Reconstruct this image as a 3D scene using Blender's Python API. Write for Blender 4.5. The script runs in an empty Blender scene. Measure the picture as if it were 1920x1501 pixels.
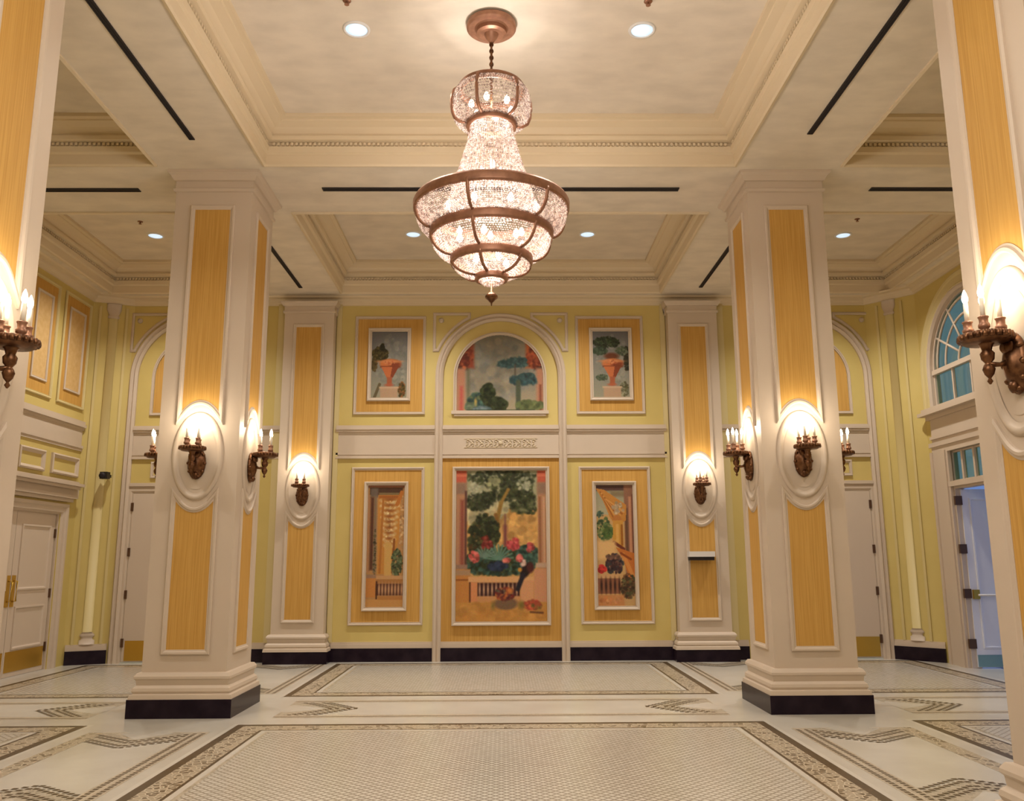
import bpy, math, random
import numpy as np
from mathutils import Vector, Matrix
from mathutils.geometry import tessellate_polygon
random.seed(7); PI = math.pi
C = bpy.context.scene.collection
ORG = {}

# ------------------------------------------------------------------ materials
def mat(name, col, rough=.6, metal=0., var=0., vscale=3., col2=None, bump=0., bscale=40., spec=.4, stretch=None):
    m = bpy.data.materials.new(name); m.use_nodes = True
    nt = m.node_tree; b = nt.nodes['Principled BSDF']
    b.inputs['Base Color'].default_value = (*col, 1); b.inputs['Roughness'].default_value = rough
    b.inputs['Metallic'].default_value = metal; b.inputs['Specular IOR Level'].default_value = spec
    if var or col2 or bump:
        tc = nt.nodes.new('ShaderNodeTexCoord'); mp = nt.nodes.new('ShaderNodeMapping')
        nt.links.new(tc.outputs['Object'], mp.inputs['Vector'])
        if stretch: mp.inputs['Scale'].default_value = stretch
    if var or col2:
        n = nt.nodes.new('ShaderNodeTexNoise'); n.inputs['Scale'].default_value = vscale; n.inputs['Detail'].default_value = 5
        nt.links.new(mp.outputs['Vector'], n.inputs['Vector'])
        r = nt.nodes.new('ShaderNodeValToRGB')
        c2 = col2 or tuple(c*(1-var) for c in col)
        r.color_ramp.elements[0].position = .35; r.color_ramp.elements[1].position = .65
        r.color_ramp.elements[0].color = (*c2, 1); r.color_ramp.elements[1].color = (*col, 1)
        nt.links.new(n.outputs['Fac'], r.inputs['Fac']); nt.links.new(r.outputs['Color'], b.inputs['Base Color'])
    if bump:
        n2 = nt.nodes.new('ShaderNodeTexNoise'); n2.inputs['Scale'].default_value = bscale
        nt.links.new(mp.outputs['Vector'], n2.inputs['Vector'])
        bp = nt.nodes.new('ShaderNodeBump'); bp.inputs['Strength'].default_value = bump; bp.inputs['Distance'].default_value = .01
        nt.links.new(n2.outputs['Fac'], bp.inputs['Height']); nt.links.new(bp.outputs['Normal'], b.inputs['Normal'])
    return m

def emit(name, col, s):
    m = bpy.data.materials.new(name); m.use_nodes = True; nt = m.node_tree
    b = nt.nodes['Principled BSDF']; b.inputs['Base Color'].default_value = (*col, 1)
    b.inputs['Emission Color'].default_value = (*col, 1); b.inputs['Emission Strength'].default_value = s
    return m

def mosaic(name, a, b_, grout, scale, rot=0., rnd=1., gw=.06, mixp=.5, rough=.3):
    """small tiles: voronoi cells coloured at random between two stones, thin grout lines"""
    m = bpy.data.materials.new(name); m.use_nodes = True; nt = m.node_tree; N = nt.nodes; L = nt.links
    b = N['Principled BSDF']; b.inputs['Roughness'].default_value = rough
    tc = N.new('ShaderNodeTexCoord'); mp = N.new('ShaderNodeMapping'); mp.inputs['Rotation'].default_value = (0, 0, rot)
    L.new(tc.outputs['Object'], mp.inputs['Vector'])
    v = N.new('ShaderNodeTexVoronoi'); v.voronoi_dimensions = '2D'; v.inputs['Scale'].default_value = scale; v.inputs['Randomness'].default_value = rnd
    d = N.new('ShaderNodeTexVoronoi'); d.voronoi_dimensions = '2D'; d.feature = 'DISTANCE_TO_EDGE'; d.inputs['Scale'].default_value = scale; d.inputs['Randomness'].default_value = rnd
    L.new(mp.outputs['Vector'], v.inputs['Vector']); L.new(mp.outputs['Vector'], d.inputs['Vector'])
    sp = N.new('ShaderNodeSeparateColor'); L.new(v.outputs['Color'], sp.inputs['Color'])
    r = N.new('ShaderNodeValToRGB'); r.color_ramp.interpolation = 'CONSTANT'
    r.color_ramp.elements[0].color = (*b_, 1); r.color_ramp.elements[1].position = mixp; r.color_ramp.elements[1].color = (*a, 1)
    L.new(sp.outputs['Red'], r.inputs['Fac'])
    lt = N.new('ShaderNodeMath'); lt.operation = 'LESS_THAN'; lt.inputs[1].default_value = gw; L.new(d.outputs['Distance'], lt.inputs[0])
    mx = N.new('ShaderNodeMix'); mx.data_type = 'RGBA'; L.new(lt.outputs[0], mx.inputs[0]); L.new(r.outputs['Color'], mx.inputs[6]); mx.inputs[7].default_value = (*grout, 1)
    L.new(mx.outputs[2], b.inputs['Base Color'])
    return m

CREAM = (.60, .50, .40)
M = {}
M['cream'] = mat('cream_paint', CREAM, .45, var=.04, vscale=2)
M['trimc'] = mat('cornice_paint', (.70, .59, .42), .5)
M['ceil'] = mat('ceiling_plaster_light_mottle', (.77, .695, .59), .75, var=.13, vscale=2.6, stretch=(1, 1.8, 1))  # mottling puts the chandelier's light pattern into the plaster colour
M['yellow'] = mat('yellow_paint', (.63, .505, .182), .5, col2=(.59, .47, .162), vscale=1.6)
M['ycream'] = mat('pale_yellow_paint', (.63, .53, .27), .5)
M['ycol'] = mat('straw_paint', (.62, .51, .235), .5)
M['peach'] = mat('peach_damask', (.64, .43, .19), .7, col2=(.58, .37, .14), vscale=14)
M['paper'] = mat('orange_grasscloth', (.60, .345, .085), .7, col2=(.50, .27, .055), vscale=2.0, bump=.15, bscale=3, stretch=(45, 45, .8))
M['black'] = mat('black_marble', (.008, .003, .010), .25, col2=(.018, .010, .018), vscale=6, spec=.2)
M['slot'] = mat('black_vent', (.012, .008, .01), .6)
M['bronze'] = mat('antique_bronze', (.22, .105, .05), .38, .85, col2=(.10, .045, .022), vscale=30)
M['copper'] = mat('copper_leaf', (.36, .185, .115), .42, .5, col2=(.27, .135, .085), vscale=20)
M['brass'] = mat('polished_brass', (.62, .38, .06), .3, .75)
M['hinge'] = mat('dark_bronze_hinge', (.13, .07, .04), .45, .6)
M['door'] = mat('door_paint', (.62, .52, .425), .4)
M['gaplight'] = mat('door_gap_daylight', (.62, .66, .62), .35, .3)  # strip colour standing in for daylight under the end wall doors
M['marble'] = mat('pale_marble', (.58, .55, .49), .22, col2=(.51, .48, .42), vscale=1.4)
M['strip'] = mat('plain_marble_strip', (.59, .56, .50), .22)
M['field'] = mosaic('hexagon_mosaic', (.60, .57, .505), (.54, .51, .445), (.31, .275, .225), 21, PI/4, 0., .14, .3, .25)
M['border'] = mosaic('border_mosaic', (.36, .30, .215), (.13, .095, .055), (.56, .49, .38), 24, .3, 1., .09, .34)
M['dash'] = mosaic('pale_grey_mosaic', (.52, .455, .36), (.45, .385, .30), (.40, .34, .26), 34, .0, .3, .06, .4)
M['greyfan'] = mosaic('grey_mosaic', (.44, .39, .31), (.33, .29, .22), (.52, .46, .37), 34, .2, .7, .05, .4)
M['dark'] = mat('dark_tile_line', (.075, .05, .025), .35)
M['candle'] = mat('ivory_candle_sleeve', (.85, .78, .66), .4)
M['bulb'] = emit('warm_bulb', (1, .80, .52), 22)
M['cbulb'] = emit('chandelier_bulb', (1, .86, .68), 5)
M['lens'] = emit('cool_lens', (.62, .80, 1.0), .78)
M['white'] = mat('white_enamel', (.8, .8, .8), .4)
M['grey'] = mat('grey_plastic', (.70, .68, .67), .45)
M['blackp'] = mat('black_plastic', (.02, .018, .016), .35)
M['stone'] = mat('outside_paving', (.42, .41, .42), .7, var=.2)
M['carve'] = mat('carved_plaster', (.62, .52, .36), .6)
M['leaf'] = mat('white_door_paint', (.78, .78, .80), .4)
M['teal'] = mat('teal_kick_plate', (.22, .36, .34), .35, .3)

def glass():
    m = bpy.data.materials.new('tinted_glass'); m.use_nodes = True; nt = m.node_tree; N = nt.nodes
    t = N.new('ShaderNodeBsdfTransparent'); t.inputs['Color'].default_value = (.70, .82, .60, 1)
    g = N.new('ShaderNodeBsdfGlossy'); g.inputs['Roughness'].default_value = .03; g.inputs['Color'].default_value = (.9, .95, .95, 1)
    x = N.new('ShaderNodeMixShader'); x.inputs[0].default_value = .10
    nt.links.new(t.outputs[0], x.inputs[1]); nt.links.new(g.outputs[0], x.inputs[2]); nt.links.new(x.outputs[0], N['Material Output'].inputs['Surface'])
    return m
M['glass'] = glass()
def crystal():
    m = bpy.data.materials.new('crystal_beads'); m.use_nodes = True; nt = m.node_tree; N = nt.nodes
    p = N['Principled BSDF']; p.inputs['Base Color'].default_value = (.74, .62, .56, 1); p.inputs['Roughness'].default_value = .18; p.inputs['Specular IOR Level'].default_value = .9
    t = N.new('ShaderNodeBsdfTransparent'); t.inputs['Color'].default_value = (.97, .93, .90, 1)
    tl = N.new('ShaderNodeBsdfTranslucent'); tl.inputs['Color'].default_value = (.78, .64, .57, 1)
    tc = N.new('ShaderNodeTexCoord'); no = N.new('ShaderNodeTexNoise'); no.inputs['Scale'].default_value = 42; no.inputs['Detail'].default_value = 2
    rp = N.new('ShaderNodeValToRGB'); rp.color_ramp.elements[0].position = .38; rp.color_ramp.elements[0].color = (.30, .23, .21, 1); rp.color_ramp.elements[1].position = .62; rp.color_ramp.elements[1].color = (.88, .78, .73, 1)  # sparkle of the beads put into their colour as pale and dark noise
    nt.links.new(tc.outputs['Object'], no.inputs['Vector']); nt.links.new(no.outputs['Fac'], rp.inputs['Fac']); nt.links.new(rp.outputs['Color'], p.inputs['Base Color']); nt.links.new(rp.outputs['Color'], tl.inputs['Color'])
    a = N.new('ShaderNodeMixShader'); a.inputs[0].default_value = .5
    b = N.new('ShaderNodeMixShader'); b.inputs[0].default_value = .20
    nt.links.new(p.outputs[0], a.inputs[1]); nt.links.new(tl.outputs[0], a.inputs[2])
    nt.links.new(a.outputs[0], b.inputs[1]); nt.links.new(t.outputs[0], b.inputs[2])
    nt.links.new(b.outputs[0], N['Material Output'].inputs['Surface'])
    return m
M['crystal'] = crystal()
def paint_mat():
    m = bpy.data.materials.new('painted_canvas'); m.use_nodes = True; nt = m.node_tree
    a = nt.nodes.new('ShaderNodeVertexColor'); a.layer_name = 'paint'
    nt.links.new(a.outputs['Color'], nt.nodes['Principled BSDF'].inputs['Base Color']); nt.nodes['Principled BSDF'].inputs['Roughness'].default_value = .55
    nt.nodes['Principled BSDF'].inputs['Specular IOR Level'].default_value = .2
    return m
M['paint'] = paint_mat()

# ------------------------------------------------------------------ mesh builder
class MB:
    def __init__(s): s.v = []; s.f = []; s.mi = []; s.sm = []; s.cur = 0; s.O = Vector((0, 0, 0)); s.U = Vector((1, 0, 0)); s.V = Vector((0, 1, 0)); s.N = Vector((0, 0, 1))
    def face(s, origin, n):              # local frame on an upright face: u sideways, v up, w outwards
        n = Vector(n).normalized(); s.O = Vector(origin); s.N = n; s.U = Vector((-n.y, n.x, 0)); s.V = Vector((0, 0, 1)); return s
    def top(s, origin=(0, 0, 0)): s.O = Vector(origin); s.U = Vector((1, 0, 0)); s.V = Vector((0, 1, 0)); s.N = Vector((0, 0, 1)); return s
    def p(s, u, v, w): s.v.append(s.O+s.U*u+s.V*v+s.N*w); return len(s.v)-1
    def q(s, *ix, smooth=False): s.f.append(ix); s.mi.append(s.cur); s.sm.append(smooth)
    def box(s, u0, u1, v0, v1, w0, w1):
        a = [s.p(u, v, w) for w in (w0, w1) for v in (v0, v1) for u in (u0, u1)]
        for f in ((0, 2, 3, 1), (4, 5, 7, 6), (0, 1, 5, 4), (2, 6, 7, 3), (0, 4, 6, 2), (1, 3, 7, 5)): s.q(*[a[i] for i in f])
        return s
    def quad(s, u0, u1, v0, v1, w=0): s.q(s.p(u0, v0, w), s.p(u1, v0, w), s.p(u1, v1, w), s.p(u0, v1, w)); return s
    def poly(s, pts, w0=0, w1=None, holes=()):
        loops = [[Vector((*p, 0)) for p in pts]]+[[Vector((*p, 0)) for p in h] for h in holes]
        tris = tessellate_polygon(loops); flat = [p for l in loops for p in l]
        for w in ([w0] if w1 is None else [w0, w1]):
            ids = [s.p(p.x, p.y, w) for p in flat]
            for t in tris: s.q(*[ids[i] for i in t])
        if w1 is not None:
            for l in loops:
                a = [s.p(p.x, p.y, w0) for p in l]; b = [s.p(p.x, p.y, w1) for p in l]
                for i in range(len(l)):
                    j = (i+1) % len(l); s.q(a[i], a[j], b[j], b[i])
        return s
    def sweep(s, path, prof, closed=True, caps=True, smooth=False):   # prof = (inset to the left of the path, height w)
        n = len(path); P = [Vector(p) for p in path]; mit = []
        for i in range(n):
            a = (P[i]-P[i-1]) if (closed or i > 0) else None
            b = (P[(i+1) % n]-P[i]) if (closed or i < n-1) else None
            a = a.normalized() if a is not None else b.normalized(); b = b.normalized() if b is not None else a
            na = Vector((-a.y, a.x)); nb = Vector((-b.y, b.x)); mm = na+nb
            d = 1+na.dot(nb); mit.append(mm/(d if d > .2 else .2))
        rings = [[s.p(P[i].x+mit[i].x*d, P[i].y+mit[i].y*d, h) for i in range(n)] for d, h in prof]
        for k in range(len(prof)-1):
            for i in range(n if closed else n-1):
                j = (i+1) % n; s.q(rings[k][i], rings[k][j], rings[k+1][j], rings[k+1][i], smooth=smooth)
        if not closed and caps:
            s.q(*[r[0] for r in rings]); s.q(*[r[-1] for r in rings][::-1])
        return s
    def lathe(s, prof, seg=24, cu=0, cv=0, caps=True, sx=1, sy=1, smooth=True):      # prof = (radius, w) about the w axis
        rings = [[s.p(cu+r*sx*math.cos(2*PI*i/seg), cv+r*sy*math.sin(2*PI*i/seg), w) for i in range(seg)] for r, w in prof]
        for k in range(len(prof)-1):
            for i in range(seg):
                j = (i+1) % seg; s.q(rings[k][i], rings[k][j], rings[k+1][j], rings[k+1][i], smooth=smooth)
        if caps:
            s.q(*rings[0][::-1]); s.q(*rings[-1])
        return s
    def half(s, prof, seg=14):                                         # half column standing on an upright face; prof = (radius, height)
        rings = [[s.p(r*math.cos(PI*i/seg), z, .004+.32*r*math.sin(PI*i/seg)) for i in range(seg+1)] for r, z in prof]
        for a, b in zip(rings, rings[1:]):
            for i in range(seg): s.q(a[i], a[i+1], b[i+1], b[i], smooth=True)
        s.q(*rings[0]); s.q(*rings[-1][::-1]); return s
    def tube(s, pts, r, seg=8, rs=None):                              # world-frame tube through local points
        W = [s.O+s.U*a+s.V*b+s.N*c for a, b, c in pts]; rings = []
        for i, p in enumerate(W):
            t = (W[min(i+1, len(W)-1)]-W[max(i-1, 0)]).normalized()
            x = t.cross(Vector((0, 0, 1)));  x = x.normalized() if x.length > .05 else Vector((1, 0, 0)); y = t.cross(x).normalized()
            rr = rs[i] if rs else r; ring = []
            for k in range(seg):
                s.v.append(p+x*rr*math.cos(2*PI*k/seg)+y*rr*math.sin(2*PI*k/seg)); ring.append(len(s.v)-1)
            rings.append(ring)
        for a, b in zip(rings, rings[1:]):
            for k in range(seg): j = (k+1) % seg; s.q(a[k], a[j], b[j], b[k], smooth=True)
        s.q(*rings[0][::-1]); s.q(*rings[-1]); return s
    def bead(s, c, r, h):
        i = [s.p(c[0]+a*r, c[1]+b*r, c[2]+d*h) for a, b, d in ((1, 0, 0), (0, 1, 0), (-1, 0, 0), (0, -1, 0), (0, 0, 1), (0, 0, -1))]
        for k in range(4): s.q(i[k], i[(k+1) % 4], i[4]); s.q(i[(k+1) % 4], i[k], i[5])
    def build(s, name, mats, parent=None, origin=None):
        mats = mats if isinstance(mats, (list, tuple)) else [mats]
        me = bpy.data.meshes.new(name)
        if parent is not None: o0 = ORG[parent.name]
        elif origin is not None: o0 = Vector(origin)
        else:
            xs = [v.x for v in s.v]; ys = [v.y for v in s.v]; zs = [v.z for v in s.v]
            o0 = Vector(((min(xs)+max(xs))/2, (min(ys)+max(ys))/2, min(zs)))
        me.from_pydata([tuple(v-o0) for v in s.v], [], s.f)
        for m in mats: me.materials.append(M[m])
        me.polygons.foreach_set('material_index', s.mi); me.polygons.foreach_set('use_smooth', s.sm); me.update()
        o = bpy.data.objects.new(name, me); C.objects.link(o)
        if parent is not None: o.parent = parent
        else: o.location = o0
        ORG[o.name] = o0
        return o

def tag(o, label, cat, group=None):
    o['label'] = label; o['category'] = cat
    if group: o['group'] = group
    return o
def thing(name, label, cat, loc, group=None):
    o = bpy.data.objects.new(name, None); C.objects.link(o); o.location = loc; o.empty_display_size = .1
    ORG[o.name] = Vector(loc); return tag(o, label, cat, group)
def struct(o): o['kind'] = 'structure'; return o
def sroot(name, loc): return struct_empty(name, loc)
def struct_empty(name, loc):
    o = bpy.data.objects.new(name, None); C.objects.link(o); o.location = loc; o.empty_display_size = .1; ORG[o.name] = Vector(loc); o['kind'] = 'structure'; return o
def rect(u0, u1, v0, v1): return [(u0, v0), (u1, v0), (u1, v1), (u0, v1)]
def arc(cu, cv, a, b, t0, t1, n): return [(cu+a*math.cos(t0+(t1-t0)*i/n), cv+b*math.sin(t0+(t1-t0)*i/n)) for i in range(n+1)]
def archpath(cx, half, z0, spring, n=28): return [(cx+half, z0)]+arc(cx, spring, half, half, 0, PI, n)+[(cx-half, z0)]
MOULD = [(0, .002), (0, .02), (.008, .03), (.02, .03), (.03, .016), (.042, .02), (.045, .006), (.045, .002)]

# ------------------------------------------------------------------ room numbers (metres)
W = 12.63; XW = 6.12; YF = -2.5; ZS = 5.373; ZC = 5.80
ROWS = (8.69, 4.155); PX = 2.955

# ------------------------------------------------------------------ floor
b = MB(); mats = ['marble', 'dark', 'border', 'strip', 'field', 'dash', 'greyfan']
b.cur = 0; b.box(-XW-.35, XW+.35, YF-.3, W+.3, -.15, 0)
def fr(k, x0, x1, y0, y1, z): b.cur = k; b.quad(x0, x1, y0, y1, z)
def bay(x0, x1, y0, y1, wdt=.36):
    z = .0005
    fr(3, x0-.04, x1+.04, y0-.04, y1+.04, .0003)
    fr(1, x0, x1, y0, y1, z)
    fr(2, x0+.07, x1-.07, y0+.07, y1-.07, z+.0004)
    e = wdt-.10
    fr(1, x0+e, x1-e, y0+e, y1-e, z+.0008); e += .025
    fr(3, x0+e, x1-e, y0+e, y1-e, z+.0012); e += .045
    fr(6, x0+e, x1-e, y0+e, y1-e, z+.0016); e += .03
    fr(4, x0+e, x1-e, y0+e, y1-e, z+.0020)
for (y0, y1) in ((-2.0, 3.37), (4.93, 7.90), (9.46, 12.42)):
    bay(-2.31, 2.31, y0, y1)
    for s in (-1, 1):
        a, c = sorted((s*3.62, s*5.80)); bay(a, c, y0, y1)
def lane(along, c0, h, a0, a1, d=.26, inner=0):
    """a strip of pale marble between rows of dark tesserae, each end notched to a point"""
    def P(a, c): return (c, a) if along == 'y' else (a, c)
    def pl(k, pts, z): b.cur = k; b.poly([P(*p) for p in pts], z)
    def dots(pa, pb, z, sz=.017, st=.052):
        L = math.hypot(pb[0]-pa[0], pb[1]-pa[1]); n = max(2, int(L/st))
        for i in range(n):
            t = (i+.5)/n; x = pa[0]+(pb[0]-pa[0])*t; y = pa[1]+(pb[1]-pa[1])*t
            pl(1, [(x-sz, y-sz), (x+sz, y-sz), (x+sz, y+sz), (x-sz, y+sz)], z)
    for s in (-1, 1):
        cc = c0+s*(h+.07); pl(5, [(a0-.3, cc-.07), (a1+.3, cc-.07), (a1+.3, cc+.07), (a0-.3, cc+.07)], .0006)
        if along == 'y' and s*c0 > 0:
            pl(2, [(a0-.3, cc-.065), (a1+.3, cc-.065), (a1+.3, cc+.065), (a0-.3, cc+.065)], .0009)
        elif along == 'y':
            for o in (-.035, .035): dots((a0-.25, cc+o), (a1+.25, cc+o), .0010)
        else: pl(1, [(a0-.3, cc-.022), (a1+.3, cc-.022), (a1+.3, cc+.0), (a0-.3, cc+.0)], .0009)
    for (aa, sg) in ((a0, 1), (a1, -1)):
        pl(6, [(aa-sg*.30, c0-h), (aa+sg*.02, c0-h), (aa+sg*d, c0), (aa+sg*.02, c0+h), (aa-sg*.30, c0+h)], .0007)
        pl(0, [(aa-sg*.02-sg*.24, c0-h*.62), (aa-sg*.02+sg*(d-.24), c0), (aa-sg*.24-sg*.02, c0+h*.62), (aa-sg*.30, c0+h*.4), (aa-sg*.30, c0-h*.4)], .0010)
        for off in (-.02, .05, -.20, -.13):
            for s in (-1, 1): dots((aa+sg*off, c0+s*h), (aa+sg*(off+d), c0), .0013, .019)
for s in (-1, 1):
    for (y0, y1) in ((5.55, 7.28), (9.95, 12.1), (-1.5, 3.2)): lane('y', s*2.955, .37, y0, y1)
for yc in ROWS:
    for (x0, x1) in ((-1.80, 1.80), (4.1, 5.7), (-5.7, -4.1)): lane('x', yc+.02, .36, x0, x1, .35)
struct(b.build('floor', mats, None, (0, 0, 0)))

# ------------------------------------------------------------------ ceiling: soffit with sunk trays
YT = ((.10, 3.55), (4.72, 8.10), (9.345, 12.31))
XT = ((-5.82, -3.525), (-2.385, 2.385), (3.525, 5.82))
b = MB()
holes = [rect(x0, x1, y0, y1) for y0, y1 in YT for x0, x1 in XT]
b.top().poly(rect(-XW-.3, XW+.3, YF-.3, W+.3), ZS, None, holes)
for h in holes:
    x0, y0 = h[0]; x1, y1 = h[2]
    b.quad(x0-.05, x1+.05, y0-.05, y1+.05, ZC)
    for (a, c) in zip(h, h[1:]+h[:1]): b.q(b.p(*a, ZS), b.p(*c, ZS), b.p(*c, ZC), b.p(*a, ZC))
b.box(-XW-.4, XW+.4, YF-.4, W+.4, ZC+.05, ZC+.15)
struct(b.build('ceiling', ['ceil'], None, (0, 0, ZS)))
PROF = [(-.035, ZS+.001), (-.035, ZS-.018), (-.012, ZS-.024), (.0, ZS-.004), (.002, ZS+.10), (.03, ZS+.115), (.035, ZS+.175), (.008, ZS+.18), (.008, ZS+.222),
        (.075, ZS+.228), (.08, ZS+.27), (.06, ZS+.28), (.06, ZS+.30), (.11, ZS+.345), (.19, ZS+.37), (.195, ZS+.385), (.24, ZS+.39), (.24, ZC)]
k = 0
for (y0, y1) in YT:
    for (x0, x1) in XT:
        k += 1; b = MB(); R = rect(x0, x1, y0, y1); b.top().sweep(R, PROF)
        if y0 > 3:                                            # dentil row under the cove
            z0, z1 = ZS+.186, ZS+.216; st = .046
            n = int((x1-x0-.12)/st)
            for i in range(n):
                u = x0+.06+(x1-x0-.12)*(i+.5)/n
                for (a, c) in ((y0+.006, y0+.034), (y1-.034, y1-.006)): b.box(u-.012, u+.012, a, c, z0, z1)
            n = int((y1-y0-.12)/st)
            for i in range(n):
                v = y0+.06+(y1-y0-.12)*(i+.5)/n
                for (a, c) in ((x0+.006, x0+.034), (x1-.034, x1-.006)): b.box(a, c, v-.012, v+.012, z0, z1)
        struct(b.build('trim_%d' % k, ['trimc'], None, (0, 0, 0)))
NT = k
def trim(b, mats, origin=(0, 0, 0)):
    global NT
    NT += 1; return struct(b.build('trim_%d' % NT, mats, None, origin))

# ------------------------------------------------------------------ walls
CHL = 12.40; CHR = 12.08; CHX = 5.60
b = MB().top(); b.poly([(-CHX, W), (CHX, W), (CHX, W+.2), (-CHX, W+.2)], 0, ZC+.03); struct(b.build('wall_back', ['yellow'], None, (0, W, 0)))
b = MB().top(); b.poly([(-XW-.2, YF-.2), (XW+.2, YF-.2), (XW+.2, YF), (-XW-.2, YF)], 0, ZC+.03); struct(b.build('wall_front', ['cream'], None, (0, YF, 0)))
b = MB().face((-XW, 0, 0), (1, 0, 0)); DL = (10.06, 11.985, 2.085)
b.poly([(YF, 0), (DL[0], 0), (DL[0], DL[2]), (DL[1], DL[2]), (DL[1], 0), (CHL, 0), (CHL, ZC+.03), (YF, ZC+.03)], 0, -.25)
b.top().poly([(-XW, CHL), (-CHX, W), (-CHX, W+.2), (-XW-.25, W+.2), (-XW-.25, CHL)], 0, ZC+.03)
struct(b.build('wall_left', ['yellow'], None, (-XW, 5, 0)))
BC = 10.84
b = MB().face((XW, 0, 0), (-1, 0, 0))                       # local u = -y
hole_w = archpath(-BC, .96, 3.50, 3.99)
hole_t = rect(-11.55, -10.13, 2.425, 2.845)
b.poly([(-CHR, 0), (-11.50, 0), (-11.50, 2.37), (-10.18, 2.37), (-10.18, 0), (-YF, 0), (-YF, ZC+.03), (-CHR, ZC+.03)], 0, -.12, [hole_w, hole_t])
b.top().poly([(XW, CHR), (XW+.25, CHR), (XW+.25, W+.2), (CHX, W+.2), (CHX, W)], 0, ZC+.03)
struct(b.build('wall_right', ['yellow'], None, (XW, 5, 0)))
# entablature beam that runs along the walls at soffit height
b = MB()
pth = [(XW, YF), (XW, CHR), (CHX, W), (-CHX, W), (-XW, CHL), (-XW, YF)]
b.top().sweep(pth, [(0, ZS-.12), (.02, ZS-.115), (.03, ZS-.085), (.06, ZS-.06), (.07, ZS-.03), (.13, ZS-.02), (.15, ZS+.0)], closed=False)
trim(b, ['trimc'])
# baseboards: pale cap over black marble, interrupted by the arch strips
XC = -.012
def base_run(b1, b2, u0, u1):
    b1.box(u0, u1, .0, .186, 0, .035); b2.box(u0, u1, .186, .245, 0, .028); b2.box(u0, u1, .245, .272, 0, .016)
b1 = MB().face((XC, W, 0), (0, -1, 0)); b2 = MB().face((XC, W, 0), (0, -1, 0))
for u0, u1 in ((-3.55, -.985), (-.865, .865), (.985, 3.55)): base_run(b1, b2, u0, u1)
struct(b1.build('baseboard_back', ['black'], None, (0, W, 0))); trim(b2, ['cream'], (0, W, 0))
for side, p0, p1 in (('left', (-XW, CHL), (-CHX, W)), ('right', (CHX, W), (XW, CHR))):
    d = Vector((p1[0]-p0[0], p1[1]-p0[1], 0)); L = d.length; n = (d.y/L, -d.x/L, 0); b1 = MB().face((p0[0], p0[1], 0), n); b2 = MB().face((p0[0], p0[1], 0), n)
    base_run(b1, b2, .02, L-.02); struct(b1.build('baseboard_'+side, ['black'])); trim(b2, ['cream'])

# arched strips on the back wall (they run down to the floor)
for cx in (XC, -4.60, 4.64):
    b = MB().face((0, W, 0), (0, -1, 0))
    b.sweep(archpath(cx, .985, 0, 4.14, 40), [(0, 0), (0, .035), (.02, .055), (.045, .05), (.06, .035), (.085, .06), (.105, .045), (.12, .03), (.12, 0)], closed=False, smooth=False)
    trim(b, ['cream'])
# plain frieze between the storeys, with mouldings above and below
for (u0, u1) in ((-2.46, XC-.985), (XC-.865, XC+.865), (XC+.985, 2.46), (-3.66, -3.25), (3.25, 3.66), (-4.60-.865, -4.60+.865), (4.64-.865, 4.64+.865), (5.62, 5.60)):
    if u1 <= u0: continue
    b = MB().face((0, W, 0), (0, -1, 0))
    b.box(u0, u1, 2.97, 3.28, 0, .015)
    b.sweep([(u1, 0), (u0, 0)][::-1], [(3.27, 0), (3.27, .018), (3.30, .022), (3.32, .045), (3.36, .055), (3.385, .05), (3.40, .03), (3.40, 0)], closed=False) if 0 else None
    for (z0, z1, w) in ((3.265, 3.30, .025), (3.30, 3.33, .045), (3.33, 3.365, .06), (3.365, 3.395, .038), (2.955, 2.985, .03), (2.925, 2.955, .022), (2.90, 2.925, .035)): b.box(u0, u1, z0, z1, 0, w)
    trim(b, ['cream'])
# raised edge bands beside the rear pilasters
for s in (-1, 1):
    b = MB().face((0, W, 0), (0, -1, 0)); u0, u1 = sorted((s*2.43, s*2.50)); b.box(u0, u1, .27, 5.27, 0, .03); u0, u1 = sorted((s*3.24, s*3.40)); b.box(u0, u1, .27, 5.27, 0, .03); trim(b, ['ycream'])
# spandrel corner pieces
for cx in (XC, -4.60, 4.64):
    for s in (-1, 1):
        b = MB().face((0, W, 0), (0, -1, 0))
        ctr = (cx, 4.14); R0 = 1.06; x1 = cx+s*.985; z1 = 5.10
        t0 = math.acos(min(1, .985/R0)); t1 = math.asin(min(1, .96/R0))
        pts = arc(cx, 4.14, R0, R0, .42, 1.08, 8); pts = [(p[0] if s > 0 else 2*cx-p[0], p[1]) for p in pts]
        poly = pts+[(pts[-1][0], 5.10), (x1, 5.10), (x1, pts[0][1])]
        poly = [q for q in poly]
        ccw = poly if s > 0 else poly[::-1]
        b.sweep(ccw, [(0, .002), (0, .018), (.015, .024), (.03, .022), (.045, .010), (.045, .002)])
        b.lathe([(.04, .002), (.04, .012), (.015, .018)], 12, cx+s*.905, 5.02)
        trim(b, ['cream'])

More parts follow.
